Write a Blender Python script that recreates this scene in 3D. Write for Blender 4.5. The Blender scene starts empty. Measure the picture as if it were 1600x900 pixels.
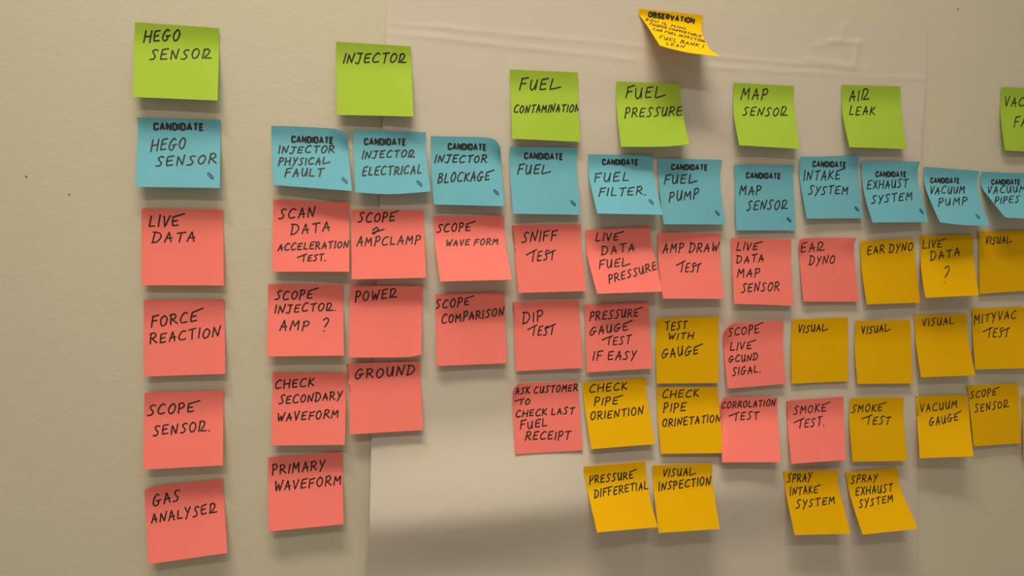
# Sticky notes on an office wall: camera, light and exposure first, then wall and sheet, then the notes
import bpy, math, random
from mathutils import Vector, noise

S = bpy.context.scene
COL = S.collection

# ---------------------------------------------------------------- camera
YAW, PITCH, ROLL, FPX, DIST = 0.206608, 0.09404032, -0.00176, 1155.0, 0.7856448
FW = Vector((math.sin(YAW) * math.cos(PITCH), math.cos(YAW) * math.cos(PITCH), -math.sin(PITCH)))
_r = Vector((math.cos(YAW), -math.sin(YAW), 0.0))
_u = _r.cross(FW)
RT = _r * math.cos(ROLL) + _u * math.sin(ROLL)
UP = _u * math.cos(ROLL) - _r * math.sin(ROLL)
EYE = Vector((0.0, -DIST, 0.0))
cam_data = bpy.data.cameras.new('camera')
cam_data.sensor_fit = 'HORIZONTAL'
cam_data.sensor_width = 36.0
cam_data.lens = FPX / 1600.0 * 36.0
cam_data.clip_start = 0.01
cam = bpy.data.objects.new('camera', cam_data)
COL.objects.link(cam)
from mathutils import Matrix
cam.matrix_world = Matrix(((RT.x, UP.x, -FW.x, EYE.x), (RT.y, UP.y, -FW.y, EYE.y),
                           (RT.z, UP.z, -FW.z, EYE.z), (0, 0, 0, 1)))
S.camera = cam

# ---------------------------------------------------------------- light and exposure
S.view_settings.view_transform = 'Standard'
S.view_settings.look = 'None'
S.view_settings.gamma = 1.0
S.view_settings.use_curve_mapping = False
S.view_settings.exposure = 0.0

world = bpy.data.worlds.new('room_light')
S.world = world
world.use_nodes = True
bg = world.node_tree.nodes['Background']
bg.inputs['Color'].default_value = (1.0, 0.84, 0.64, 1)
bg.inputs['Strength'].default_value = 0.17

def ceiling_lamp(name, x, out, z, sx, sy, watts, color=(1.0, 0.86, 0.66), spread=180):
    ld = bpy.data.lights.new(name, 'AREA')
    ld.shape = 'RECTANGLE'
    ld.size, ld.size_y = sx, sy
    ld.energy = watts
    ld.color = color
    o = bpy.data.objects.new(name, ld)
    o.location = (x, -out, z)
    # aimed at mid-wall; narrow spread is added to pool light like lens vignetting
    ld.spread = math.radians(spread)
    d = (Vector((0.17, 0.0, -0.36)) - o.location).normalized()
    o.rotation_euler = d.to_track_quat('-Z', 'Y').to_euler()
    COL.objects.link(o)
    return o

W = (0.24, 0.50, 0.165, 0.61)
# two long tubes and the broad bright ceiling above the wall
ceiling_lamp('ceiling_light', -0.2, 1.8, 1.3, 0.9, 0.10, 8 * W[0], (1, .86, .66), 75)
ceiling_lamp('ceiling_light', -0.12, 0.8, 1.5, 0.9, 0.10, 8 * W[1], (1, .86, .66), 75)
lamp = ceiling_lamp('ceiling_light', -0.02, 0.42, 1.5, 1.1, 0.7, 60 * W[2], (1, .86, .66))
lamp.rotation_euler = (0, 0, 0)
bg.inputs['Strength'].default_value = 0.5 * W[3]

# every note: colour, corner pixels (TL TR BR BL), edge points, lift of the lower corners in mm, lines of writing
NOTES = [
 {'c': 'g', 'q': [(211, 34.5), (342.3, 44), (340, 157), (207, 151.6)], 'R': [(342.5, 66)], 't': [('HEGO', 224.8, 66, 281, 63.5, 17.5), ('SENSOr', 235, 93.4, 329.5, 91.5, 15.5)], 
  'lab': 'largest lime green note, at the far left, reading HEGO SENSOR', 'd': (15.0, 16.0)},
 {'c': 'g', 'q': [(525, 65), (642, 72.5), (646, 182), (526, 179.5)], 't': [('INJECTOr', 536.5, 98.5, 634, 97.6, 15)], 
  'lab': 'lime green note with the single word INJECTOR, straddling the sheet edge', 'd': (13.5, 17.5)},
 {'c': 'g', 'q': [(796.4, 108.3), (903.3, 113.3), (906.7, 221.7), (800.3, 216.7)], 'R': [(903.6, 164)], 't': [('FUEl', 812, 139.8, 869, 141, 17), ('CONTAMINATION', 803, 176.6, 905, 174.4, 11.5)], 
  'lab': 'lime green note reading FUEL CONTAMINATION, third green from the left', 'd': (14.5, 12.0)},
 {'c': 'g', 'q': [(963.3, 127.2), (1063, 131), (1077, 225.3), (970.3, 229.4)], 'R': [(1064, 154.4), (1069.4, 190.5)], 'L': [(963.3, 165.5)], 'B': [(1039, 229)], 't': [('FUEl', 977.8, 154, 1033, 152.5, 17), ('PRESSURE', 976.4, 183.6, 1065.8, 180.3, 14)], 
  'lab': 'lime green note reading FUEL PRESSURE with its lower right corner flared out', 'd': (16.5, 25.0)},
 {'c': 'g', 'q': [(1146, 129), (1240.7, 134.5), (1250, 232.7), (1155.2, 227)], 'R': [(1239.9, 162), (1245.6, 202.4)], 'L': [(1146.6, 179.3)], 't': [('MAP', 1157.5, 156.2, 1199.4, 154.8, 16), ('SENSOr', 1160.4, 180.8, 1229.7, 180.8, 13)], 
  'lab': 'lime green note reading MAP SENSOR, below the empty top band of the sheet', 'd': (19.0, 17.5)},
 {'c': 'g', 'q': [(1315.3, 132.5), (1407, 135.1), (1416.2, 232.8), (1327.5, 230)], 'R': [(1407.8, 162), (1412, 202.5)], 'L': [(1316.8, 179.4)], 't': [('AIr', 1326.6, 158.6, 1357.8, 156, 16.5), ('LEAK', 1326.9, 180.2, 1367, 179.4, 13.5)], 
  'lab': 'lime green note reading AIR LEAK near the right edge of the sheet', 'd': (17.5, 14.0)},
 {'c': 'g', 'q': [(1565.3, 136), (1646, 139.5), (1651, 239), (1570.2, 235.1)], 'L': [(1563.6, 179.4)], 't': [('VACUUM', 1569.4, 167, 1636, 164.5, 14), ('FAULT', 1584.7, 198, 1638, 195.5, 15)], 
  'lab': 'lime green note cut off by the right edge of the photo, on the bare wall', 'd': (10.0, 10.0)},
 {'c': 'b', 'q': [(214, 183.6), (345, 187), (343.6, 293.7), (211, 292)], 'L': [(215.5, 203)], 'h': (240, 203.6, 318, 204.5, 11.5), 'e': (329, 275), 't': [('HEGO', 236, 236.4, 290.5, 233, 18), ('SENSOR', 244, 260, 338, 255.8, 15)], 
  'lab': 'leftmost blue note, on bare wall under the HEGO SENSOR green note', 'd': (17, 17)},
 {'c': 'b', 'q': [(423.6, 196.4), (543.5, 210.5), (550, 298.3), (426.7, 289)], 'T': [(480, 198.5), (519.7, 201), (536.5, 205)], 'R': [(543.4, 223), (545.7, 252)], 'tr': 5, 'h': (455.3, 223, 520.6, 225, 10.5), 'e': (538.5, 282), 't': [('INJECTOR', 435.4, 239.5, 522.6, 239, 10.7), ('PHYSICAl', 435.4, 258, 511, 256.5, 11), ('FAULT', 445.5, 276, 504.7, 275, 11.5)], 
  'lab': 'blue note reading INJECTOR PHYSICAL FAULT with its upper right corner curling off', 'd': (13, 19)},
 {'c': 'b', 'q': [(551.5, 203), (665.6, 206.5), (672.8, 299), (555, 300.6)], 'R': [(665.6, 235)], 'B': [(612, 303.4)], 'h': (568.8, 226.7, 634.4, 227.6, 10.5), 'e': (655.5, 286.8), 't': [('INJECTOr', 566, 247.8, 647.4, 245, 11), ('ELECTRICAL', 566, 274.7, 659, 271, 13)], 
  'lab': 'blue note reading INJECTOR ELECTRICAL, straddling the left edge of the sheet', 'd': (18, 19)},
 {'c': 'b', 'q': [(673, 212.5), (782, 230), (787.8, 322.2), (678, 319.4)], 'T': [(715, 213.4), (757, 214.7), (773.5, 218.5)], 'R': [(783, 255.5), (785, 289)], 'L': [(674, 266.7)], 'tr': 6, 'h': (699.7, 234, 760, 235.3, 10), 'e': (775.3, 300.5), 't': [('INJECTOR', 679.4, 254, 760.5, 254, 11.5), ('BLOCKAGe', 684.4, 285.5, 765.5, 282, 14)], 
  'lab': 'blue note reading INJECTOR BLOCKAGE with a rounded curled upper right corner', 'd': (15, 17)},
 {'c': 'b', 'q': [(796.4, 229), (902.5, 231), (907, 335.5), (801.7, 333.9)], 'R': [(901, 255.5)], 'L': [(796, 255)], 'h': (818.9, 248.6, 879.4, 250, 10), 'e': (895.5, 317.5), 't': [('FUEl', 808.6, 272.5, 854.4, 272, 14)], 
  'lab': 'blue note with the single handwritten word FUEL, under FUEL CONTAMINATION', 'd': (17.0, 14.0)},
 {'c': 'b', 'q': [(919, 241), (1021.4, 242.2), (1036, 335.6), (933.3, 333.6)], 'R': [(1020.3, 265.6), (1026.4, 299)], 'L': [(920.5, 276.7)], 'h': (940.8, 257.8, 997.2, 258.3, 9), 'e': (1017.5, 315.5), 't': [('FUEL', 929, 284.4, 982.5, 282.8, 13.5), ('FILTER.', 936, 307, 1010, 304.4, 13)], 
  'lab': 'blue note reading FUEL FILTER, its lower edge swung out to the right', 'd': (30.0, 26.5)},
 {'c': 'b', 'q': [(1029, 247.5), (1129, 249.7), (1133.3, 350.8), (1036.7, 350.3)], 'R': [(1125, 268.3), (1126.4, 299)], 'L': [(1028.6, 276.7)], 'h': (1048.6, 265.6, 1105.6, 266.4, 9), 'e': (1120.8, 333), 't': [('FUEl', 1038, 287.8, 1084, 286.4, 14), ('PUMP', 1045.8, 315, 1091.7, 310, 14)], 
  'lab': 'blue note reading FUEL PUMP, directly under the FUEL PRESSURE green note', 'd': (17.0, 12.0)},
 {'c': 'b', 'q': [(1146.9, 257.3), (1241.3, 257.9), (1243.3, 360.4), (1150.6, 359.8)], 'R': [(1239.6, 280.4)], 'h': (1165.3, 278.7, 1220, 279.8, 9), 'e': (1232.6, 343.4), 't': [('MAP', 1155.2, 305, 1189.3, 304, 14), ('SENSOr', 1166.8, 328, 1230.3, 326.6, 14)], 
  'lab': 'blue note reading MAP SENSOR, the lowest hanging of the blue row', 'd': (9.5, 7.0)},
 {'c': 'b', 'q': [(1252, 243.7), (1343, 242.3), (1349.6, 341), (1260.6, 341.6)], 'T': [(1265.8, 245)], 'R': [(1341, 266), (1343.8, 306.4)], 'L': [(1249, 252), (1249.4, 277.5)], 'h': (1269.3, 260.8, 1322, 262, 9), 'e': (1338.6, 326.6), 't': [('INTAKe', 1255.7, 282.4, 1313, 279.8, 14), ('SYSTEM', 1263, 304, 1325.6, 303, 12.5)], 
  'lab': 'blue note reading INTAKE SYSTEM, standing higher than its blue neighbours', 'd': (12.5, 10.0)},
 {'c': 'b', 'q': [(1347, 252.2), (1438, 252.2), (1450.9, 347), (1363.6, 347.6)], 'R': [(1433.5, 269), (1435.8, 289.2), (1443, 318)], 'L': [(1346.2, 274.7), (1352, 309.4)], 'tr': 3, 'h': (1367.9, 276.5, 1416.2, 277, 8.5), 'e': (1439.6, 330.2), 't': [('EXHAUST', 1355, 295.5, 1418.5, 292.7, 13), ('SYSTEM', 1362, 317.5, 1425.7, 311.7, 12)], 
  'lab': 'blue note reading EXHAUST SYSTEM, at the right edge of the sheet under AIR LEAK', 'd': (21.5, 17.0)},
 {'c': 'b', 'q': [(1444.5, 260.3), (1530.3, 267.5), (1547, 352.2), (1469, 347.6)], 'R': [(1526.9, 286.3), (1532.7, 315.2)], 'L': [(1443.6, 283.4), (1453.2, 312.3)], 'B': [(1508, 351.8)], 'h': (1453.2, 286.3, 1499.4, 286.9, 8.5), 'e': (1527.5, 338.3), 't': [('VACUUM', 1452.6, 303, 1507.5, 302.2, 11), ('PUMP', 1466.2, 322.4, 1511, 319.4, 11.5)], 
  'lab': 'blue note reading VACUUM PUMP with its lower half bent far out from the wall', 'd': (33.0, 24.5)},
 {'c': 'b', 'q': [(1533.5, 268.4), (1613, 271.5), (1643, 344), (1571, 339.8)], 'L': [(1532.7, 289.2), (1548.6, 312.3)], 'h': (1548.6, 288.6, 1594.2, 288.6, 8), 't': [('VACUUM', 1542.8, 303, 1602, 300, 11), ('PIPES', 1554.3, 318.7, 1592.5, 316.6, 10)], 
  'lab': 'blue note reading VACUUM PIPES, cut off by the right edge of the photo', 'd': (32, 28)},
 {'c': 'p', 'q': [(221, 325.5), (349, 327.7), (349.7, 446), (221, 445.6)], 't': [('LIVe', 233, 355, 280, 352.5, 16.5), ('DATA', 238, 379, 305.6, 377, 16)], 
  'lab': 'pink note reading LIVE DATA at the top of the leftmost column', 'd': (11.0, 12.0)},
 {'c': 'p', 'q': [(224.5, 468.7), (350.7, 467.5), (352, 584), (225, 588.5)], 't': [('FORCe', 236.4, 511, 309, 502, 16.5), ('REACTION', 234.8, 537, 344, 525, 15)], 
  'lab': 'pink note reading FORCE REACTION, second pink of the leftmost column', 'd': (11.0, 12.0)},
 {'c': 'p', 'q': [(225.7, 615), (349.7, 610), (348.3, 727), (223.3, 734)], 'T': [(237, 613)], 't': [('SCOPe', 231.7, 649, 304, 643, 15), ('SENSOr.', 240, 680.7, 329, 672.5, 15)], 
  'lab': 'pink note reading SCOPE SENSOR, third pink of the leftmost column', 'd': (16.0, 17.0)},
 {'c': 'p', 'q': [(225.7, 766), (348.3, 748.7), (355, 864), (231.7, 881.7)], 'T': [(240, 760.5), (275, 756)], 't': [('GAS', 240, 791.7, 282, 781.7, 16.5), ('ANALYSEr', 236.7, 818, 339, 800.7, 14.5)], 
  'lab': 'tilted pink note reading GAS ANALYSER at the bottom of the leftmost column', 'd': (17.5, 19.0)},
 {'c': 'p', 'q': [(427, 311.4), (546, 316.5), (545.6, 424.5), (425, 424.5)], 't': [('SCAN', 436.4, 341.4, 492.5, 339, 15.5), ('DATA', 455, 366, 515.6, 361.5, 15.5), ('ACCELERATION', 434.6, 391.5, 545, 387, 10.5), ('tEST.', 471.5, 408.6, 509.6, 406.5, 9.5)], 
  'lab': 'pink note reading SCAN DATA ACCELERATION TEST, under the INJECTOR PHYSICAL FAULT note', 'd': (13, 19)},
 {'c': 'p', 'q': [(548.6, 327.6), (661.4, 328.5), (665.6, 434), (549.5, 436.5)], 't': [('SCOPe', 560, 347.4, 617.6, 345.6, 14), ('&', 581, 366.5, 599.6, 365, 10), ('AMPCLAMP', 557.6, 384.6, 657, 380.6, 13)], 
  'lab': 'pink note reading SCOPE and AMPCLAMP, under the INJECTOR ELECTRICAL blue note', 'd': (18, 19)},
 {'c': 'p', 'q': [(419, 444), (536, 444.6), (537.5, 555.6), (417.5, 557)], 't': [('SCOPe', 430.4, 468.6, 488.6, 466.5, 13.5), ('INJECTOr.', 429.5, 489.6, 525.5, 484.5, 12.5), ('AMP', 437, 516, 482, 516, 14.5), ('?', 503, 517, 512.5, 517, 19)], 
  'lab': 'pink note reading SCOPE INJECTOR AMP with a question mark', 'd': (15.5, 15.5)},
 {'c': 'p', 'q': [(546.5, 445.5), (660, 447), (658.4, 553.8), (545, 558.6)], 'B': [(633.5, 558)], 't': [('POWEr', 555.5, 471, 620, 465, 14.5)], 
  'lab': 'pink note with the single word POWER and its lower right corner lifted', 'd': (16.0, 14.5)},
 {'c': 'p', 'q': [(426.2, 581.8), (541.9, 581.8), (538.8, 695), (423.7, 696.2)], 't': [('CHECK', 430.2, 606.7, 490.9, 603, 12.5), ('SECONDARY', 436.4, 631, 534, 623.8, 12.5), ('WAVEFORM', 433.3, 658, 529, 652.7, 12.5)], 
  'lab': 'pink note reading CHECK SECONDARY WAVEFORM', 'd': (14.0, 16.0)},
 {'c': 'p', 'q': [(544.7, 571), (656.7, 564.4), (661.3, 672), (546.9, 678.8)], 'T': [(551, 568)], 'R': [(657.3, 600)], 't': [('GROUND', 554.6, 592.7, 648, 585, 14.5)], 
  'lab': 'pink note with the single word GROUND along its top edge', 'd': (15.5, 14.5)},
 {'c': 'p', 'q': [(418.7, 714.6), (535, 706.2), (536.9, 819), (419.3, 830.6)], 't': [('PRIMARY', 425.6, 742, 508, 732.6, 14.5), ('WAVEFORM', 429.3, 767.8, 533.8, 756.6, 14)], 
  'lab': 'pink note reading PRIMARY WAVEFORM, on bare wall at the bottom of the second column', 'd': (17.5, 16.5)},
 {'c': 'p', 'q': [(677.3, 337.8), (787.7, 337.2), (800, 437), (688, 439.8)], 'R': [(790, 382)], 'L': [(680, 382)], 't': [('SCOPe', 683, 363.2, 735.7, 360.3, 12), ('WAVE FORM', 697, 384.3, 778.4, 382, 9.5)], 
  'lab': 'pink note reading SCOPE WAVE FORM, its lower edge swung out to the right', 'd': (27.0, 29.0)},
 {'c': 'p', 'q': [(680.2, 460), (788, 456.5), (791.4, 567.5), (682.2, 572)], 't': [('SCOPe', 680.8, 481.7, 733.7, 476.8, 12.5), ('COMPARISON', 690.3, 505.6, 788, 493, 13)], 
  'lab': 'pink note reading SCOPE COMPARISON', 'd': (13.0, 12.5)},
 {'c': 'p', 'q': [(803, 355), (907.6, 350.8), (916.5, 454.8), (810.2, 457.7)], 'T': [(809, 351.6)], 'R': [(909, 393.6)], 'L': [(804.4, 393.6)], 'tl': 2, 't': [('SNIFF', 815.4, 379, 870.9, 374.8, 15), ('tESt', 829, 408.6, 867, 405.7, 14.5)], 
  'lab': 'pink note reading SNIFF TEST, under the blue FUEL note', 'd': (14.5, 15.0)},
 {'c': 'p', 'q': [(801.6, 474.5), (904, 468.7), (910.2, 575), (805.9, 580.2)], 'T': [(809, 471.8)], 't': [('DIP', 816.9, 505.6, 850, 499.9, 16), ('tESt', 830.4, 524.5, 866, 523, 14.5)], 
  'lab': 'pink note reading DIP TEST', 'd': (9.5, 11.5)},
 {'c': 'p', 'q': [(803, 608), (902.6, 596), (910.6, 703.7), (804.9, 710)], 'T': [(808.7, 601), (818, 598.8)], 'L': [(801, 622.9)], 'tl': 4, 't': [('ASK CUSTOMER', 805, 616, 903, 610.4, 10.5), ('tO', 811, 632, 828, 631.6, 8.5), ('CHECK LAST', 806.2, 651.5, 897.3, 646.2, 10), ('FUEL', 813.3, 671, 855.3, 665.8, 11.5), ('RECEIPT', 821, 687.5, 891, 686, 12)], 
  'lab': 'pink note crowded with five lines about a customer fuel receipt', 'd': (10, 11)},
 {'c': 'p', 'q': [(915, 359.6), (1016, 353.9), (1035, 455.5), (933.2, 459)], 'R': [(1018.4, 383.3), (1027, 418)], 'L': [(917.3, 397.8)], 't': [('LIVe', 931, 377, 967, 375.2, 12.5), ('DATA', 940.4, 398.3, 991.8, 391.4, 12), ('FUEl', 936.7, 420.3, 980, 415.7, 13), ('PRESSURE', 952, 442.5, 1027, 421, 12)], 
  'lab': 'pink note reading LIVE DATA FUEL PRESSURE, overlapping the AMP DRAW TEST note', 'd': (28.0, 26.0)},
 {'c': 'p', 'q': [(1027.7, 363), (1125.3, 365.4), (1131.6, 467), (1035.7, 466.5)], 'R': [(1125.3, 412)], 'L': [(1028.5, 406.4)], 't': [('AMP DRAW', 1035.7, 395.5, 1122.4, 392.6, 14), ('tESt', 1061.7, 425.2, 1094, 424.6, 14)], 
  'lab': 'pink note reading AMP DRAW TEST, lower left corner behind its neighbour', 'd': (21.0, 17.0)},
 {'c': 'p', 'q': [(913, 475.7), (1013.2, 472.3), (1019, 575.7), (916.8, 582)], 't': [('PRESSURe', 921.7, 500.3, 998, 494.5, 12.5), ('GAUGe', 921.7, 523.4, 982, 516.2, 12), ('tEST', 947.7, 539.3, 985.2, 537, 12.5), ('IF EASY', 926.6, 563, 994, 561, 13)], 
  'lab': 'pink note reading PRESSURE GAUGE TEST IF EASY', 'd': (11.5, 13.5)},
 {'c': 'p', 'q': [(1142, 372), (1236.4, 373.9), (1239.9, 477.5), (1146.9, 474.7)], 'R': [(1236, 412)], 't': [('LIVe', 1151.2, 391.2, 1184, 390.3, 12), ('DATA', 1151, 411.4, 1193.6, 408.5, 11), ('MAP', 1151.8, 432.8, 1187, 432, 13), ('SENSOR', 1158.4, 456.8, 1218, 453.9, 13)], 
  'lab': 'pink note reading LIVE DATA MAP SENSOR, under the blue MAP SENSOR note', 'd': (15.0, 12.5)},
 {'c': 'p', 'q': [(1251, 378), (1339, 371.6), (1341.8, 471.2), (1255.2, 471.2)], 'T': [(1258.6, 372.2)], 'R': [(1334.3, 383), (1335.2, 406.2)], 'L': [(1248.5, 391.8), (1250.5, 417.8)], 'tl': 3, 'tr': 3, 't': [('EAr', 1251.4, 394, 1288, 390.3, 13.5), ('DYNO', 1264.4, 413.4, 1304.8, 411.4, 12.5)], 
  'lab': 'pink note reading EAR DYNO, under the blue INTAKE SYSTEM note', 'd': (10, 9)},
 {'c': 'p', 'q': [(1131.6, 518), (1224.8, 500.6), (1228, 599.7), (1136.8, 607.5)], 'T': [(1144.5, 505.8), (1170, 503.6)], 'R': [(1223.4, 539)], 'L': [(1130, 533.3)], 'tl': 5, 't': [('SCOPe', 1138, 526, 1187, 519.4, 12.5), ('LIVe', 1140.8, 548.3, 1175, 544.8, 12), ('GCUND', 1138.8, 566.5, 1184, 562.2, 10), ('SIGAL.', 1144.5, 586.7, 1189, 581, 11.5)], 
  'lab': 'pink note reading SCOPE LIVE with its upper left corner curled forward', 'd': (12, 10)},
 {'c': 'p', 'q': [(1125.6, 632.5), (1215.4, 621), (1219.3, 722), (1128.4, 722.4)], 'T': [(1129, 625), (1139, 620.4)], 'R': [(1214.5, 640), (1217, 679)], 'L': [(1126.4, 655)], 'tl': 4, 't': [('CORROLATION', 1127.5, 637.9, 1212, 634, 10), ('tEST', 1146.4, 657.4, 1185.4, 655, 12)], 
  'lab': 'pink note reading CORROLATION TEST with a rounded upper left corner', 'd': (9, 8)},
 {'c': 'p', 'q': [(1233, 629), (1318.3, 619.7), (1322, 718.5), (1236.6, 724.9)], 'T': [(1237, 625.5)], 'R': [(1318, 655)], 'L': [(1230.8, 662.2)], 'tl': 2, 't': [('SMOKe', 1240.3, 647.8, 1291, 642, 11.5), ('tEST.', 1247, 668.6, 1288.6, 665, 13)], 
  'lab': 'pink note reading SMOKE TEST, the rightmost pink note', 'd': (10, 9)},
 {'c': 'y', 'q': [(1027.4, 496.8), (1123, 495), (1122.4, 598.5), (1026.2, 599.3)], 'L': [(1024.8, 542)], 't': [('TEST', 1039.5, 516.8, 1073.3, 513.3, 12), ('WITH', 1044.4, 530.6, 1083.4, 529, 9.5), ('GAUGe', 1034.3, 560, 1092, 552.3, 13.5)], 
  'lab': 'yellow note reading TEST WITH GAUGE', 'd': (8, 8)},
 {'c': 'y', 'q': [(910.6, 597.4), (1009.5, 590.5), (1023.8, 693.8), (923.7, 701.8)], 'R': [(1010.8, 619.8)], 'L': [(912, 623)], 't': [('CHECK', 921.2, 613.5, 980.3, 608, 12), ('PIPe', 929, 633, 966, 631.6, 12), ('ORIENTION', 922.8, 656.4, 1006, 647, 12)], 
  'lab': 'yellow note reading CHECK PIPE ORIENTION, leaning to the right', 'd': (24.5, 24.0)},
 {'c': 'y', 'q': [(1026.5, 605.5), (1121, 604.9), (1130.5, 708), (1033, 709)], 'L': [(1028, 655)], 't': [('CHECK', 1034.9, 622, 1091.6, 619.6, 11.5), ('PIPE', 1036.4, 644.5, 1072.4, 641.5, 12.5), ('ORINETATION', 1035.5, 667, 1126, 658.6, 11.5)], 
  'lab': 'yellow note reading CHECK PIPE ORINETATION, overlapping the CORROLATION TEST note', 'd': (21.0, 23.5)},
 {'c': 'y', 'q': [(912.2, 729.2), (1008.6, 720.8), (1027.9, 823.7), (933, 832)], 'R': [(1010, 744), (1017, 784.5)], 'L': [(914.4, 750.3)], 't': [('PRESSURe', 921.2, 756, 990, 747, 11.5), ('DIFFERETIAL', 929, 777.7, 1013, 763.4, 12)], 
  'lab': 'yellow note reading PRESSURE DIFFERETIAL, leftmost of the bottom yellow notes', 'd': (39, 31)},
 {'c': 'y', 'q': [(1019, 727.5), (1112.5, 724), (1124.8, 826.5), (1029.5, 832.8)], 'R': [(1114, 760)], 'L': [(1021.4, 766)], 't': [('VISUAl', 1035.5, 745, 1083.5, 742, 11.5), ('INSPECTION', 1029.5, 766.5, 1111, 757, 12.5)], 
  'lab': 'yellow note reading VISUAL INSPECTION in the bottom row', 'd': (36, 34)},
 {'c': 'y', 'q': [(1238.4, 499.2), (1325, 495.7), (1325, 595.4), (1237, 599.7)], 'L': [(1236.4, 533.3)], 't': [('VISUAl', 1247, 519.7, 1290, 517.4, 11)], 
  'lab': 'yellow note with the single word VISUAL, under the pink EAR DYNO note', 'd': (7, 7)},
 {'c': 'y', 'q': [(1344.4, 376.6), (1428.2, 373), (1437.7, 472.7), (1354.5, 475.6)], 'R': [(1429.6, 402), (1434, 442.4)], 'L': [(1346.7, 422)], 't': [('EAR DYNO', 1355.4, 397.6, 1426.7, 390.4, 12.5)], 
  'lab': 'yellow note reading EAR DYNO, under the EXHAUST SYSTEM blue note', 'd': (13.5, 12.5)},
 {'c': 'y', 'q': [(1437.7, 368.8), (1520.6, 366.7), (1529.8, 461.2), (1446, 465.5)], 'R': [(1521, 402)], 'L': [(1439, 416.4)], 't': [('LIVe', 1442, 389, 1472, 386, 12), ('DATA', 1454.2, 407.8, 1500.4, 399, 12.5), ('?', 1472.5, 443, 1482, 443, 26)], 
  'lab': 'yellow note reading LIVE DATA over a big question mark', 'd': (12.5, 13.0)},
 {'c': 'y', 'q': [(1529.2, 362), (1612, 360), (1617, 453), (1530.7, 459.2)], 't': [('VISUAl', 1539.4, 381.8, 1578, 379.5, 11)], 
  'lab': 'yellow note reading VISUAL at the right edge, partly behind LIVE DATA', 'd': (6.0, 9.0)},
 {'c': 'y', 'q': [(1337.2, 501.6), (1422.4, 500), (1425.9, 599), (1340, 599.8)], 'L': [(1335.8, 546.4)], 't': [('VISUAl', 1346.5, 522.4, 1388, 517, 11)], 
  'lab': 'yellow note with the single word VISUAL, directly under the yellow EAR DYNO note', 'd': (10.0, 10.5)},
 {'c': 'y', 'q': [(1429, 493.5), (1511, 491), (1524, 586.2), (1439.2, 589.7)], 'R': [(1512.5, 529)], 'L': [(1431, 534.8)], 't': [('VISUAL', 1441.2, 510.3, 1490.3, 506, 11)], 
  'lab': 'yellow note with the single word VISUAL, under the LIVE DATA question mark note', 'd': (16.0, 18.0)},
 {'c': 'y', 'q': [(1519.1, 482.3), (1601, 479.4), (1611, 575), (1524, 577.5)], 'L': [(1520, 523.3)], 't': [('MITYVAC', 1522, 506, 1588.4, 496.7, 12.5), ('tESt', 1542, 527.6, 1576, 526.7, 13.5)], 
  'lab': 'yellow note reading MITYVAC TEST at the right edge of the photo', 'd': (10.0, 14.5)},
 {'c': 'y', 'q': [(1329.3, 621.8), (1411.6, 620.9), (1417, 720), (1332.2, 721.4)], 'R': [(1412, 659.3)], 'L': [(1327, 656.4)], 't': [('SMOKe', 1330.7, 644.9, 1379, 641.4, 11), ('tEST', 1353, 663.6, 1390.5, 662.8, 12)], 
  'lab': 'yellow note reading SMOKE TEST', 'd': (13.0, 15.0)},
 {'c': 'y', 'q': [(1435, 621), (1511, 617.3), (1520.9, 713), (1437.3, 716)], 'T': [(1438.5, 618.8)], 'L': [(1432.9, 647.6)], 't': [('VACUUM', 1438.2, 644, 1496, 636.9, 11), ('GAUGe', 1452, 666.2, 1498, 656.4, 12)], 
  'lab': 'yellow note reading VACUUM GAUGE, on bare wall right of the SMOKE TEST note', 'd': (9.0, 16.0)},
 {'c': 'y', 'q': [(1511.8, 602.8), (1590.8, 598.7), (1594.7, 692.4), (1521.8, 697.3)], 't': [('SCOPe', 1516.4, 622.7, 1557.3, 616.4, 10.5), ('SENSOr', 1523.6, 644.4, 1576, 635.5, 11)], 
  'lab': 'yellow note reading SCOPE SENSOR, on bare wall at the lower right', 'd': (11, 9)},
 {'c': 'y', 'q': [(1597.5, 619), (1675, 616), (1679, 712), (1599.5, 716)], 't': [], 
  'lab': 'yellow note showing only a thin sliver at the right edge of the photo', 'd': (9, 9)},
 {'c': 'y', 'q': [(1223.6, 736.4), (1308.2, 734.4), (1329, 834), (1241.8, 836)], 'R': [(1311, 763.3), (1319, 795)], 'L': [(1228.8, 774.8)], 't': [('SPRAY', 1230.2, 753.2, 1268, 751, 12), ('INTAKe', 1234.5, 774.3, 1278, 769.6, 12), ('SYSTEM', 1244, 794.5, 1305.3, 786.4, 11.5)], 
  'lab': 'yellow note reading SPRAY INTAKE SYSTEM in the bottom row', 'd': (32.0, 33.0)},
 {'c': 'y', 'q': [(1321.2, 738.2), (1402, 730.6), (1434.7, 826.2), (1348, 835.5)], 'R': [(1406.4, 760.4), (1419.4, 792)], 'L': [(1328.4, 774.8)], 't': [('SPRAY', 1329.9, 755.5, 1371, 751, 11.5), ('EXHAUST', 1337, 774.8, 1394.8, 767.6, 12), ('SYSTEM', 1342.9, 793.6, 1396.3, 783.5, 11)], 
  'lab': 'yellow note reading SPRAY EXHAUST SYSTEM, rightmost of the bottom row', 'd': (33.5, 37.5)},
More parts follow.
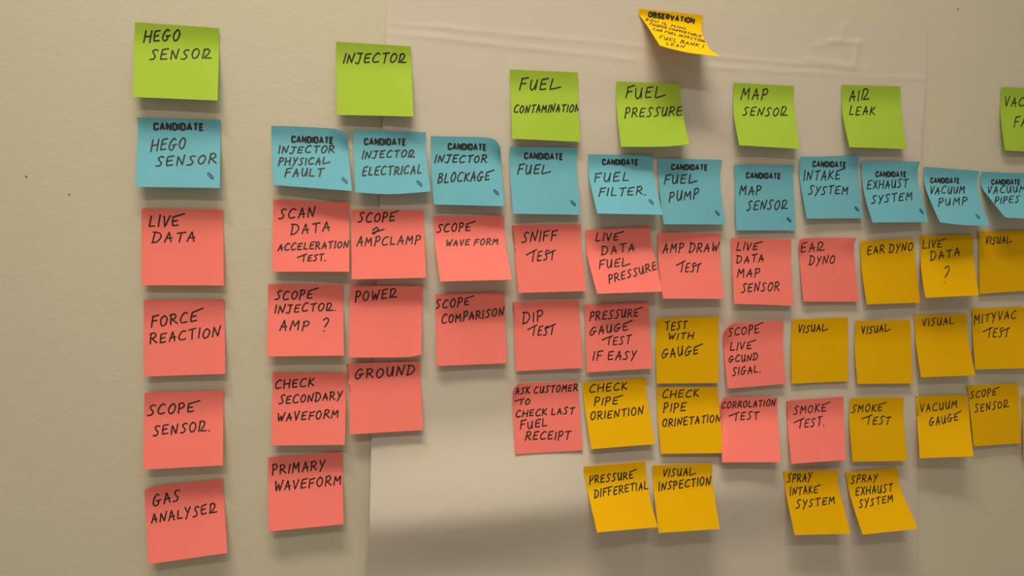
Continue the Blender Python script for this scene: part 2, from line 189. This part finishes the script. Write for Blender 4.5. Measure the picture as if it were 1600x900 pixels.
 {'c': 'o', 'q': [(998.3, 14), (1099, 26), (1126.7, 88.5), (1031, 71)], 'T': [(1046.7, 18.3), (1091, 23)], 'R': [(1096.7, 39), (1096.9, 52), (1103.3, 66.7), (1111, 79)], 'B': [(1102, 85.6), (1074.4, 82), (1046.7, 75.8)], 'L': [(999, 23), (1009, 36.7), (1019, 52)], 'h': (1012.5, 26.8, 1084.8, 37.2, 8.6), 't': [('2011 1L MINI', 1008, 31.7, 1070, 46.7, 3.3), ('COOPER CONVERTABLE', 1014.5, 39, 1095, 58.5, 3.4), ('CAR FUEL INJECTION', 1020, 46.8, 1101, 66.5, 3.4), ('FUEL BANK 1', 1030, 60.3, 1099, 75, 4.8), ('LEAN', 1041, 70.5, 1069, 75, 4.4)], 
  'lab': 'golden yellow OBSERVATION note at the top of the sheet, bent out from the wall', 'd': (48, 47)},
]

# ---------------------------------------------------------------- helpers
def ray(px):
    return FW * FPX + RT * (px[0] - 800.0) - UP * (px[1] - 450.0)

def at(px, d=0.0):
    """the point at a distance d (metres) in front of the wall that shows at a pixel"""
    v = ray(px)
    return EYE + v * ((DIST - d) / v.y)

def to_px(p):
    q = p - EYE
    w = q.dot(FW)
    return (800.0 + FPX * q.dot(RT) / w, 450.0 - FPX * q.dot(UP) / w)

def material(name, rgb, rough=0.8, bump=None, trans=0.0, mottling=0.0, mscale=30.0, spec=0.3):
    m = bpy.data.materials.new(name)
    m.use_nodes = True
    nt = m.node_tree
    nd, lk = nt.nodes, nt.links
    b = nd['Principled BSDF']
    b.inputs['Roughness'].default_value = rough
    b.inputs['Specular IOR Level'].default_value = spec
    b.inputs['Base Color'].default_value = (*rgb, 1)
    tc = nd.new('ShaderNodeTexCoord')
    src = None
    if mottling:
        n = nd.new('ShaderNodeTexNoise')
        n.inputs['Scale'].default_value = mscale
        n.inputs['Detail'].default_value = 4
        lk.new(tc.outputs['Object'], n.inputs['Vector'])
        r = nd.new('ShaderNodeValToRGB')
        r.color_ramp.elements[0].position = 0.3
        r.color_ramp.elements[1].position = 0.7
        r.color_ramp.elements[0].color = (*[c * (1 - mottling) for c in rgb], 1)
        r.color_ramp.elements[1].color = (*[min(1, c * (1 + mottling)) for c in rgb], 1)
        lk.new(n.outputs['Fac'], r.inputs['Fac'])
        lk.new(r.outputs['Color'], b.inputs['Base Color'])
        src = r.outputs['Color']
    if bump:
        prev = None
        for scale, dist in bump:
            n = nd.new('ShaderNodeTexNoise')
            n.inputs['Scale'].default_value = scale
            n.inputs['Detail'].default_value = 2
            lk.new(tc.outputs['Object'], n.inputs['Vector'])
            bp_ = nd.new('ShaderNodeBump')
            bp_.inputs['Distance'].default_value = dist
            lk.new(n.outputs['Fac'], bp_.inputs['Height'])
            if prev:
                lk.new(prev.outputs['Normal'], bp_.inputs['Normal'])
            prev = bp_
        lk.new(prev.outputs['Normal'], b.inputs['Normal'])
    if trans:
        t = nd.new('ShaderNodeBsdfTranslucent')
        t.inputs['Color'].default_value = (*rgb, 1)
        if src:
            lk.new(src, t.inputs['Color'])
        mx = nd.new('ShaderNodeMixShader')
        mx.inputs['Fac'].default_value = trans
        lk.new(b.outputs['BSDF'], mx.inputs[1])
        lk.new(t.outputs['BSDF'], mx.inputs[2])
        lk.new(mx.outputs['Shader'], nd['Material Output'].inputs['Surface'])
    return m

M_WALL = material('wall_paint', (0.56, 0.535, 0.43), 0.75, bump=[(260, 0.00018), (60, 0.0003)], mottling=0.015, mscale=5)
M_SHEET = material('flip_chart_paper', (0.61, 0.568, 0.498), 0.75, bump=[(40, 0.0004)], trans=0.08)
M_NOTE = {
    'g': material('lime_green_paper', (0.42, 0.63, 0.065), 0.7, trans=0.20, mottling=0.02, bump=[(70, 0.0002)], spec=0.08),
    'b': material('sky_blue_paper', (0.18, 0.53, 0.68), 0.7, trans=0.20, mottling=0.02, bump=[(70, 0.0002)], spec=0.08),
    'p': material('coral_pink_paper', (0.97, 0.25, 0.22), 0.7, trans=0.20, mottling=0.02, bump=[(70, 0.0002)], spec=0.08),
    'y': material('amber_yellow_paper', (0.82, 0.485, 0.002), 0.7, trans=0.20, mottling=0.02, bump=[(70, 0.0002)], spec=0.08),
    'o': material('golden_yellow_paper', (0.95, 0.62, 0.004), 0.7, trans=0.20, mottling=0.02, bump=[(70, 0.0002)], spec=0.08),
}
M_INK = material('black_marker_ink', (0.018, 0.016, 0.015), 0.5)
M_PRINT = material('printed_black_ink', (0.022, 0.026, 0.028), 0.55)
M_EMBLEM = material('printed_blue_ink', (0.010, 0.075, 0.17), 0.55)
M_SPECK = material('dark_scuff', (0.16, 0.13, 0.09), 0.9)

def link_mesh(name, verts, faces, mat, parent=None, smooth=True, origin=None):
    if origin is not None:
        verts = [v - origin for v in verts]
    me = bpy.data.meshes.new(name)
    me.from_pydata([tuple(v) for v in verts], [], faces)
    me.materials.append(mat)
    if smooth:
        for p in me.polygons:
            p.use_smooth = True
    me.update()
    o = bpy.data.objects.new(name, me)
    COL.objects.link(o)
    if parent is not None:
        o.parent = parent
    elif origin is not None:
        o.location = origin
    return o

def sheet_solid(grid, thick):
    """a sheet of real thickness from a grid of points; the front faces the room"""
    nv, nu = len(grid), len(grid[0])
    nrm = [[None] * nu for _ in range(nv)]
    for j in range(nv):
        for i in range(nu):
            a = grid[j][min(i + 1, nu - 1)] - grid[j][max(i - 1, 0)]
            b = grid[min(j + 1, nv - 1)][i] - grid[max(j - 1, 0)][i]
            n = a.cross(b)
            if n.y > 0:
                n = -n
            nrm[j][i] = n.normalized()
    V = [grid[j][i] for j in range(nv) for i in range(nu)]
    V += [grid[j][i] - nrm[j][i] * thick for j in range(nv) for i in range(nu)]
    k = nv * nu
    F = []
    for j in range(nv - 1):
        for i in range(nu - 1):
            a = j * nu + i
            F.append((a, a + nu, a + nu + 1, a + 1))
            F.append((k + a, k + a + 1, k + a + nu + 1, k + a + nu))
    ring = [i for i in range(nu)] + [j * nu + nu - 1 for j in range(1, nv)] + \
           [(nv - 1) * nu + i for i in range(nu - 2, -1, -1)] + [j * nu for j in range(nv - 2, 0, -1)]
    # the cut edge has corners of its own, so it stays crisp
    m, n = len(V), len(ring)
    V += [V[a].copy() for a in ring] + [V[k + a].copy() for a in ring]
    for q in range(n):
        F.append((m + q, m + (q + 1) % n, m + n + (q + 1) % n, m + n + q))
    return V, F

def lerp(a, b, t):
    return a + (b - a) * t

def sstep(a, b, x):
    t = max(0.0, min(1.0, (x - a) / (b - a)))
    return t * t * (3 - 2 * t)

def poly_at(pts, y):
    """x of a top-to-bottom polyline at height y (smoothly)"""
    for (x0, y0), (x1, y1) in zip(pts, pts[1:]):
        if y <= y1:
            return lerp(x0, x1, (y - y0) / (y1 - y0))
    return pts[-1][0]

# ---------------------------------------------------------------- the wall
wv = [Vector(v) for v in ((-2.6, 0, -1.45), (3.6, 0, -1.45), (3.6, 0, 1.25), (-2.6, 0, 1.25),
                          (-2.6, 0.1, -1.45), (3.6, 0.1, -1.45), (3.6, 0.1, 1.25), (-2.6, 0.1, 1.25))]
wall = link_mesh('wall_back', wv, [(0, 1, 2, 3), (5, 4, 7, 6), (4, 0, 3, 7), (1, 5, 6, 2), (3, 2, 6, 7), (4, 5, 1, 0)],
                 M_WALL, smooth=False)
wall['kind'] = 'structure'

# ---------------------------------------------------------------- the flip chart sheet
SH_L = [(606.5, -40), (603, 60), (596, 250), (587, 480), (580, 690), (577, 800), (571, 900), (560, 1150)]
SH_R = [(1448.5, -40), (1447, 46), (1445, 128), (1437, 220), (1434, 500), (1430, 860), (1424, 1150)]
SH_TOP = lambda x: 46.0 + (x - 1447.0) * 0.0983
SH_BOT = lambda x: 1130.0 + (x - 570.0) * -0.07

def bump_line(x, y, x0, y0, x1, y1, amp, wid, fade=12.0):
    dx, dy = x1 - x0, y1 - y0
    L = math.hypot(dx, dy)
    t = ((x - x0) * dx + (y - y0) * dy) / L
    s = ((x - x0) * dy - (y - y0) * dx) / L
    f = sstep(-fade, 0, t) * (1 - sstep(L, L + fade, t))
    return amp * f * math.exp(-(s / wid) ** 2)

def sheet_height(x, y):
    """how far the sheet stands off the wall (metres) where the wall point shows at pixel x, y"""
    h = 0.0012
    # the belly near the bottom: the paper leans out, rounds over and tucks back
    yr = 800.0 - (x - 580.0) * 0.085
    A = 0.027 * (1 - 0.30 * sstep(800, 1000, x)) * (1 - sstep(1120, 1350, x)) * (0.85 + 0.15 * sstep(560, 700, x))
    s = y - yr
    g = sstep(-145, 25, s)
    fall = 1 - sstep(-10, 122, s)
    h += A * g * (0.12 + 0.88 * fall)
    # soft waves in the paper
    w = noise.noise(Vector((x / 230.0, y / 95.0, 3.1))) + 0.5 * noise.noise(Vector((x / 120.0, y / 60.0, 9.7)))
    h += 0.0011 * (1 + w) * sstep(40, 130, y - SH_TOP(x)) * (1 - 0.6 * sstep(1000, 1300, x))
    # creases below the top band, and the folded patch at the upper right
    x0, y0 = x, y
    y = y + 2.2 * noise.noise(Vector((x / 70.0, 0.3, 5.0)))
    k = 0.55 + 0.45 * noise.noise(Vector((x / 55.0, y / 60.0, 1.7)))
    h += k * bump_line(x, y, 640, 39, 1000, 73, 0.0006, 3.2, 60)
    h += k * bump_line(x, y, 1060, 84, 1345, 108, 0.0006, 3.2, 40)
    h += k * bump_line(x, y, 610, 52, 960, 91, 0.0006, 3.8, 60)
    h += k * bump_line(x, y, 1090, 104, 1440, 124, 0.0006, 3.8, 60)
    h += bump_line(x, y, 1302, 65, 1340, 66, 0.0005, 4.5, 14)
    h += bump_line(x, y, 1341, 66, 1334, 100, 0.0006, 4.0, 8)
    h += bump_line(x, y, 1275, 72, 1302, 65, 0.0004, 4.0, 10)
    h += bump_line(x, y, 1262, 94, 1330, 104, 0.0005, 4.5, 14)
    h += bump_line(x, y, 1318, 38, 1312, 62, 0.0004, 4.0, 8)
    x, y = x0, y0
    # the right edge stands a little proud
    h += 0.0010 * sstep(45, 0, poly_at(SH_R, y) - x) * sstep(60, 200, y)
    return h

def base_height(x, y):
    """sheet or bare wall"""
    if SH_TOP(x) - 2 < y < SH_BOT(x) and poly_at(SH_L, y) - 2 < x < poly_at(SH_R, y) + 2:
        return sheet_height(x, y) + 0.0003
    return 0.0

rows, cols = 330, 250
grid = []
for j in range(rows + 1):
    t = j / rows
    row = []
    for i in range(cols + 1):
        s = i / cols
        y = lerp(-20, 1130, t)
        for _ in range(3):
            x = lerp(poly_at(SH_L, y), poly_at(SH_R, y), s)
            y = lerp(SH_TOP(x), SH_BOT(x), t)
        p = at((x, y))
        row.append(Vector((p.x, -sheet_height(x, y), p.z)))
    grid.append(row)
V, F = sheet_solid(grid, 0.0003)
sheet = link_mesh('flip_chart_sheet', V, F, M_SHEET, origin=at((1020, 0)))
sheet['label'] = 'large blank off-white flip chart sheet on the wall behind the notes, bulging near its bottom'
sheet['category'] = 'paper sheet'

# small dark specks on the wall paint
for (px, py, r) in ((1497, 14.5, 0.0011), (41, 276, 0.0009), (108, 304, 0.0008)):
    c = at((px, py))
    vs = [c + Vector((0, -0.0004, 0))] + [c + Vector((math.cos(a) * r, -0.0001, math.sin(a) * r * 1.2)) for a in [k * math.pi / 5 for k in range(10)]]
    o = link_mesh('paint_speck', vs, [(0, 1 + k, 1 + (k + 1) % 10) for k in range(10)], M_SPECK, wall)

# ---------------------------------------------------------------- lettering
def sm(*p): return ('s', p)
def ln(*p): return ('l', p)
HAND = {
 'A': (.54, [ln((0, 0), (.27, 1), (.5, 0)), ln((.08, .36), (.54, .40))]),
 'B': (.50, [ln((.05, 1), (0, 0)), sm((0, .97), (.33, 1), (.42, .76), (.05, .53)), sm((.05, .53), (.48, .42), (.40, .06), (-.02, 0))]),
 'C': (.58, [sm((.58, .90), (.36, 1), (.09, .70), (0, .33), (.16, .03), (.58, .10))]),
 'D': (.58, [ln((.07, .97), (.02, 0)), sm((-.05, 1), (.38, .92), (.58, .52), (.34, .08), (-.04, 0))]),
 'E': (.52, [ln((.54, 1.02), (.07, .95), (.02, .5), (.03, .03), (.5, .08)), ln((.04, .5), (.42, .56))]),
 'e': (.52, [ln((.07, .9), (.02, .45), (.03, .03), (.5, .08)), ln((.04, .46), (.42, .52)), ln((.05, .86), (.98, 1.14))]),
 'F': (.48, [ln((.06, 1), (0, 0)), ln((.03, .96), (.55, 1.07)), ln((.03, .52), (.42, .57))]),
 'G': (.66, [sm((.56, .88), (.38, 1), (.12, .72), (0, .32), (.14, .02), (.40, .12), (.50, .40)), ln((.30, .42), (.70, .46))]),
 'H': (.60, [ln((.03, 1), (0, 0)), ln((.60, 1.02), (.56, 0)), ln((0, .48), (.58, .54))]),
 'I': (.06, [ln((.06, 1), (0, 0))]),
 'J': (.50, [ln((.03, 1), (.52, 1.02)), sm((.33, 1), (.31, .35), (.18, -.06), (-.06, .06))]),
 'K': (.50, [ln((.04, 1), (0, 0)), ln((.48, .96), (.05, .46), (.54, .04))]),
 'L': (.46, [ln((.05, 1), (0, .04), (.46, .06))]),
 'l': (.44, [ln((.05, 1), (0, .05), (.10, .02), (.84, .26))]),
 'M': (.70, [ln((0, 0), (.10, 1), (.32, .38), (.60, 1), (.66, 0))]),
 'N': (.58, [ln((0, 0), (.06, .98), (.44, .04), (.60, 1.08))]),
 'O': (.56, [sm((.32, .98), (.10, .80), (0, .40), (.15, .03), (.42, .12), (.56, .60), (.42, .94), (.24, .96))]),
 'P': (.46, [ln((.05, 1), (0, -.06)), sm((-.02, .93), (.30, 1.02), (.46, .76), (.30, .50), (.03, .44))]),
 'R': (.54, [ln((.05, 1), (0, 0)), sm((-.02, .93), (.30, 1.02), (.47, .78), (.34, .54), (.06, .46)), ln((.14, .48), (.58, .02))]),
 'r': (.62, [ln((.06, .98), (0, 0)), sm((.0, .88), (.26, 1.02), (.48, .82), (.42, .50), (.18, .12), (.24, .04), (.70, .05))]),
 'S': (.50, [sm((.54, .92), (.34, 1), (.13, .82), (.24, .56), (.38, .32), (.26, .05), (-.03, .03))]),
 'T': (.54, [ln((0, .95), (.60, 1.04)), ln((.30, 1), (.27, 0))]),
 't': (.54, [ln((-.66, .66), (.05, .92), (.60, 1.10)), ln((.28, 1), (.24, 0))]),
 'U': (.52, [sm((0, 1), (.03, .30), (.20, .0), (.40, .30), (.48, 1)), ln((.48, 1), (.50, .03))]),
 'V': (.48, [ln((0, 1), (.20, 0), (.50, 1.03))]),
 'W': (.70, [ln((0, 1), (.14, 0), (.35, .70), (.48, 0), (.74, 1.05))]),
 'X': (.48, [ln((0, 1), (.5, 0)), ln((.48, 1), (0, 0))]),
 'Y': (.46, [ln((0, 1), (.20, .50)), ln((.50, 1.02), (.06, -.18))]),
 '&': (.90, [sm((.05, .62), (.34, 1), (.50, .70), (.20, .08), (.04, .20), (.40, .40), (.95, .62))]),
 '?': (.50, [sm((0, .84), (.28, 1.02), (.52, .84), (.40, .58), (.22, .34)), ln((.20, .02), (.23, 0))]),
 '.': (.06, [ln((0, .03), (.04, 0))]),
 '1': (.10, [ln((.08, 1), (0, 0))]),
 '0': (.50, [sm((.28, .98), (.05, .70), (.06, .20), (.28, .0), (.48, .35), (.46, .80), (.26, .98))]),
 '2': (.50, [sm((.03, .80), (.25, 1), (.46, .78), (.25, .35), (.0, .03)), ln((.0, .03), (.52, .05))]),
}
# broad capitals of the printed headings
BLOCK = {
 'A': (.56, [ln((0, 0), (.28, 1), (.56, 0)), ln((.12, .30), (.44, .30))]),
 'B': (.48, [ln((0, 0), (0, 1), (.34, 1), (.46, .88), (.46, .64), (.34, .53), (0, .53)), ln((.34, .53), (.48, .40), (.48, .12), (.36, 0), (0, 0))]),
 'C': (.48, [ln((.48, .72), (.48, .86), (.36, 1), (.12, 1), (0, .86), (0, .14), (.12, 0), (.36, 0), (.48, .14), (.48, .28))]),
 'D': (.48, [ln((0, 0), (0, 1), (.32, 1), (.48, .84), (.48, .16), (.32, 0), (0, 0))]),
 'E': (.40, [ln((.42, 1), (0, 1), (0, 0), (.42, 0)), ln((0, .5), (.36, .5))]),
 'I': (.00, [ln((0, 0), (0, 1))]),
 'N': (.50, [ln((0, 0), (0, 1), (.50, 0), (.50, 1))]),
 'O': (.48, [ln((.12, 1), (0, .86), (0, .14), (.12, 0), (.36, 0), (.48, .14), (.48, .86), (.36, 1), (.12, 1))]),
 'R': (.48, [ln((0, 0), (0, 1), (.34, 1), (.48, .88), (.48, .60), (.34, .48), (0, .48)), ln((.26, .48), (.50, 0))]),
 'S': (.46, [ln((.46, .78), (.46, .88), (.34, 1), (.12, 1), (0, .88), (0, .66), (.12, .54), (.34, .48), (.46, .36), (.46, .12), (.34, 0), (.12, 0), (0, .12), (0, .24))]),
 'T': (.48, [ln((0, 1), (.48, 1)), ln((.24, 1), (.24, 0))]),
 'V': (.54, [ln((0, 1), (.27, 0), (.54, 1))]),
}

def catmull(pts, n=5):
    P = [pts[0]] + list(pts) + [pts[-1]]
    out = []
    for k in range(1, len(P) - 2):
        p0, p1, p2, p3 = P[k - 1], P[k], P[k + 1], P[k + 2]
        for q in range(n):
            t = q / n
            out.append(tuple(0.5 * ((2 * b) + (-a + c) * t + (2 * a - 5 * b + 4 * c - d) * t * t + (-a + 3 * b - 3 * c + d) * t ** 3)
                             for a, b, c, d in zip(p0, p1, p2, p3)))
    out.append(tuple(pts[-1]))
    return out

def write_line(text, x0, y0, x1, y1, h, table, rnd, slant=0.10, gap=0.24, jitter=1.0):
    """strokes (lists of pixel points) of one written line from baseline start to baseline end"""
    adv, x = [], 0.0
    for ch in text:
        if ch == ' ':
            x += 0.42
            continue
        w = table[ch][0]
        adv.append((ch, x))
        x += w + gap
    total = max(x - gap, 0.05)
    L = math.hypot(x1 - x0, y1 - y0)
    ux, uy = (x1 - x0) / L, (y1 - y0) / L
    sx = (L - slant * h * 0.6) / total if total > 0.3 else h * 0.9
    if text == '.':
        sx = h
    out = []
    for ch, ox in adv:
        dy = rnd.uniform(-.05, .05) * jitter
        sc = (1 + rnd.uniform(-.09, .07) * jitter) * (1.06 if ox == 0 and jitter else 1)
        sl = slant + rnd.uniform(-.05, .05) * jitter
        for kind, pts in table[ch][1]:
            q = [(a + rnd.uniform(-.018, .018) * jitter, b + rnd.uniform(-.022, .022) * jitter) for a, b in pts]
            if kind == 's':
                q = catmull(q)
            st = []
            for a, b in q:
                b = b * sc + dy
                lx = (ox + a) * sx + sl * b * h
                ly = b * h
                st.append((x0 + ux * lx + uy * ly, y0 + uy * lx - ux * ly))
            out.append(st)
    return out

def resample(st, step):
    out = [st[0]]
    for (ax, ay), (bx, by) in zip(st, st[1:]):
        n = max(1, int(math.hypot(bx - ax, by - ay) / step + 0.5))
        out += [(lerp(ax, bx, k / n), lerp(ay, by, k / n)) for k in range(1, n + 1)]
    return out

def densify(pts, n=40):
    return catmull(pts, n)

class Edge:
    """a smooth pixel curve through points, by share of its length"""
    def __init__(self, pts):
        c = catmull(pts, 16) if len(pts) > 2 else list(pts)
        self.p, self.s = c, [0.0]
        for a, b in zip(c, c[1:]):
            self.s.append(self.s[-1] + math.hypot(b[0] - a[0], b[1] - a[1]))
    def __call__(self, t):
        g = max(0.0, min(1.0, t)) * self.s[-1]
        for k in range(1, len(self.p)):
            if g <= self.s[k] or k == len(self.p) - 1:
                w = (g - self.s[k - 1]) / max(1e-9, self.s[k] - self.s[k - 1])
                a, b = self.p[k - 1], self.p[k]
                return (lerp(a[0], b[0], w), lerp(a[1], b[1], w))

def curl(v):
    if v < .10:
        return 0.0
    if v < .42:
        return ((v - .10) ** 2 / .64) / .74
    return (.16 + (v - .42)) / .74

class Note:
    """the bent square of one note: pixel patch (Coons) plus its distance from the wall"""
    def __init__(self, n):
        tl, tr, br, bl = n['q']
        self.q = n['q']
        self.T = Edge([tl] + n.get('T', []) + [tr])
        self.B = Edge([bl] + n.get('B', [])[::-1] + [br])
        self.L = Edge([tl] + n.get('L', []) + [bl])
        self.R = Edge([tr] + n.get('R', []) + [br])
        self.dl, self.dr = n['d'][0] / 1000.0, n['d'][1] / 1000.0
        self.tl, self.tr = n.get('tl', 0) / 1000.0, n.get('tr', 0) / 1000.0
        self.h0 = max(base_height(*self.T(k / 8)) for k in range(9)) + 0.0006
        self.dl = max(self.dl, self.h0 + 0.004)
        self.dr = max(self.dr, self.h0 + 0.004)
        # hang clear of the bulging sheet
        for _ in range(12):
            worst = 0.0
            for j in range(4, 13):
                for u in (0, .25, .5, .75, 1):
                    v = j / 12
                    w = at(self.px(u, v), self.depth(u, v))
                    gap = self.depth(u, v) - base_height(*to_px(Vector((w.x, 0, w.z)))) - 0.0006
                    worst = min(worst, gap)
            if worst >= 0:
                break
            self.dl -= worst + -0.0004
            self.dr -= worst + -0.0004
    def px(self, u, v):
        T, B, L, R = self.T(u), self.B(u), self.L(v), self.R(v)
        tl, tr, br, bl = self.q
        return tuple((1 - v) * T[k] + v * B[k] + (1 - u) * L[k] + u * R[k]
                     - ((1 - u) * (1 - v) * tl[k] + u * (1 - v) * tr[k] + u * v * br[k] + (1 - u) * v * bl[k]) for k in (0, 1))
    def depth(self, u, v):
        d = self.h0 + ((1 - u) * (self.dl - self.h0) + u * (self.dr - self.h0)) * curl(v)
        d += self.tl * sstep(.38, 0, u) * sstep(.34, 0, v) + self.tr * sstep(.38, 0, 1 - u) * sstep(.34, 0, v)
        d += 0.0024 * max(0.0, 1 - v / .36) ** 2         # top edge tipped outward, added to shade the top band
        d -= 0.0008 * math.sin(math.pi * u) * v          # the sheet dishes very slightly
        return d
    def point(self, u, v):
        p = self.px(u, v)
        d = self.depth(u, v)
        w = at(p, d)
        b = base_height(*to_px(Vector((w.x, 0, w.z)))) + 0.0007
        if d < b:
            w = at(p, b)
        return w
    def uv(self, p, guess=(.5, .5)):
        u, v = guess
        for _ in range(7):
            a = self.px(u, v)
            e = 1e-3
            bu, bv = self.px(u + e if u < .99 else u - e, v), self.px(u, v + e if v < .99 else v - e)
            su, sv = (1 if u < .99 else -1), (1 if v < .99 else -1)
            j00, j10 = (bu[0] - a[0]) / e * su, (bu[1] - a[1]) / e * su
            j01, j11 = (bv[0] - a[0]) / e * sv, (bv[1] - a[1]) / e * sv
            det = j00 * j11 - j01 * j10
            if abs(det) < 1e-9:
                break
            rx, ry = p[0] - a[0], p[1] - a[1]
            u += (rx * j11 - ry * j01) / det
            v += (ry * j00 - rx * j10) / det
            u, v = max(-.2, min(1.2, u)), max(-.2, min(1.2, v))
        return u, v
    def surface(self, p, guess):
        u, v = self.uv(p, guess)
        if not (0.006 < u < 0.994 and 0.006 < v < 0.994):
            return None, (min(1, max(0, u)), min(1, max(0, v)))
        w = self.point(u, v)
        a = self.point(u + .004, v) - self.point(u - .004, v)
        b = self.point(u, v + .004) - self.point(u, v - .004)
        n = a.cross(b).normalized()
        if n.y > 0:
            n = -n
        return (w, n), (u, v)

def ink_mesh(note, strokes, width, lift=0.00016, step=1.3, rnd=None, square=False):
    """flat ribbons of ink lying on the note along the strokes"""
    V, F = [], []
    for k, st in enumerate(strokes):
        pts = resample(st, step)
        runs, cur, g = [], [], (.5, .5)
        for p in pts:
            hit, g = note.surface(p, g)
            if hit is None:
                if len(cur) > 1:
                    runs.append(cur)
                cur = []
            else:
                cur.append(hit)
        if len(cur) > 1:
            runs.append(cur)
        off = lift + 0.000008 * (k % 6)
        for run in runs:
            n = len(run)
            wv = [width * 0.5 * (1 + (rnd.uniform(-.10, .10) if rnd else 0)) for _ in range(n)]
            base = len(V)
            C = [w + nn * off for w, nn in run]
            for i, (w, nn) in enumerate(run):
                t0 = (C[i] - C[i - 1]).normalized() if i else None
                t1 = (C[i + 1] - C[i]).normalized() if i < n - 1 else None
                t = ((t0 or t1) + (t1 or t0))
                t = t.normalized() if t.length > 1e-3 else (t1 or t0)
                c = max(.55, t.dot(t1 or t0))
                side = nn.cross(t).normalized() * (wv[i] / (c if square else 1))
                V += [C[i] + side, C[i] - side]
                if i:
                    a = base + 2 * i
                    F.append((a - 2, a - 1, a + 1, a))
            if not square:
                for i in (0, n - 1):                    # round pen ends
                    w, nn = run[i]
                    t = (C[1] - C[0]).normalized() if i == 0 else (C[-1] - C[-2]).normalized()
                    s = nn.cross(t).normalized()
                    b = len(V)
                    V += [C[i] + (s * math.cos(a) + t * math.sin(a)) * wv[i] for a in [q * math.pi / 4 for q in range(8)]]
                    F.append(tuple(range(b, b + 8)))
    return V, F

GROUP = {'g': 'green system notes along the top', 'b': 'blue candidate notes in the second row',
         'p': 'pink test notes', 'y': 'yellow test notes'}

def build_note(n, seed):
    rnd = random.Random(seed)
    note = Note(n)
    N = 24
    g = [[note.point(i / N, j / N) for i in range(N + 1)] for j in range(N + 1)]
    V, F = sheet_solid(g, 0.00022)
    org = note.point(.5, 0)
    root = link_mesh('sticky_note', V, F, M_NOTE[n['c']], origin=org)
    root['label'] = n['lab']
    root['category'] = 'sticky note'
    if n['c'] in GROUP:
        root['group'] = GROUP[n['c']]
    obs = n['c'] == 'o'
    if n.get('h'):
        x0, y0, x1, y1, h = n['h']
        st = write_line('OBSERVATION' if obs else 'CANDIDATE', x0 + 1, y0 - h * .1, x1 - 1, y1 - h * .1, h * .84, BLOCK, rnd, slant=0.0, gap=0.32, jitter=0)
        V, F = ink_mesh(note, st, (0.0019 if not obs else 0.0019), rnd=None, square=True, step=1.0)
        link_mesh('printed_heading', V, F, M_PRINT, root, smooth=False, origin=org)
    if n.get('t'):
        st = []
        for (text, x0, y0, x1, y1, h) in n['t']:
            st += write_line(text, x0, y0, x1, y1, h, HAND, rnd, slant=0.18, gap=0.32)
        V, F = ink_mesh(note, st, 0.00095 if obs else 0.00142, rnd=rnd)
        link_mesh('handwriting', V, F, M_INK, root, smooth=False, origin=org)
    if n.get('e'):
        x, y = n['e']
        k = math.hypot(n['q'][1][0] - n['q'][0][0], n['q'][1][1] - n['q'][0][1]) / 131.0
        st = []
        for (cx, cy, rx, ry, a) in ((-2.2, -1.8, 2.0, 3.6, .35), (2.2, 1.8, 2.0, 3.6, .35)):
            st.append([(x + k * (cx + rx * math.cos(q) * math.cos(a) + ry * math.sin(q) * math.sin(a)),
                        y + k * (cy - rx * math.cos(q) * math.sin(a) + ry * math.sin(q) * math.cos(a))) for q in [i * math.pi / 8 for i in range(17)]])
        st.append([(x - k * 4.2, y - k * 4.0), (x - k * 1.0, y - k * 1.2), (x + k * .8, y + k * 1.0), (x + k * 4.2, y + k * 4.4)])
        V, F = ink_mesh(note, st, 0.00075, step=.8)
        link_mesh('printed_emblem', V, F, M_EMBLEM, root, smooth=False, origin=org)
    return root

for k, n in enumerate(NOTES):
    build_note(n, 100 + k)
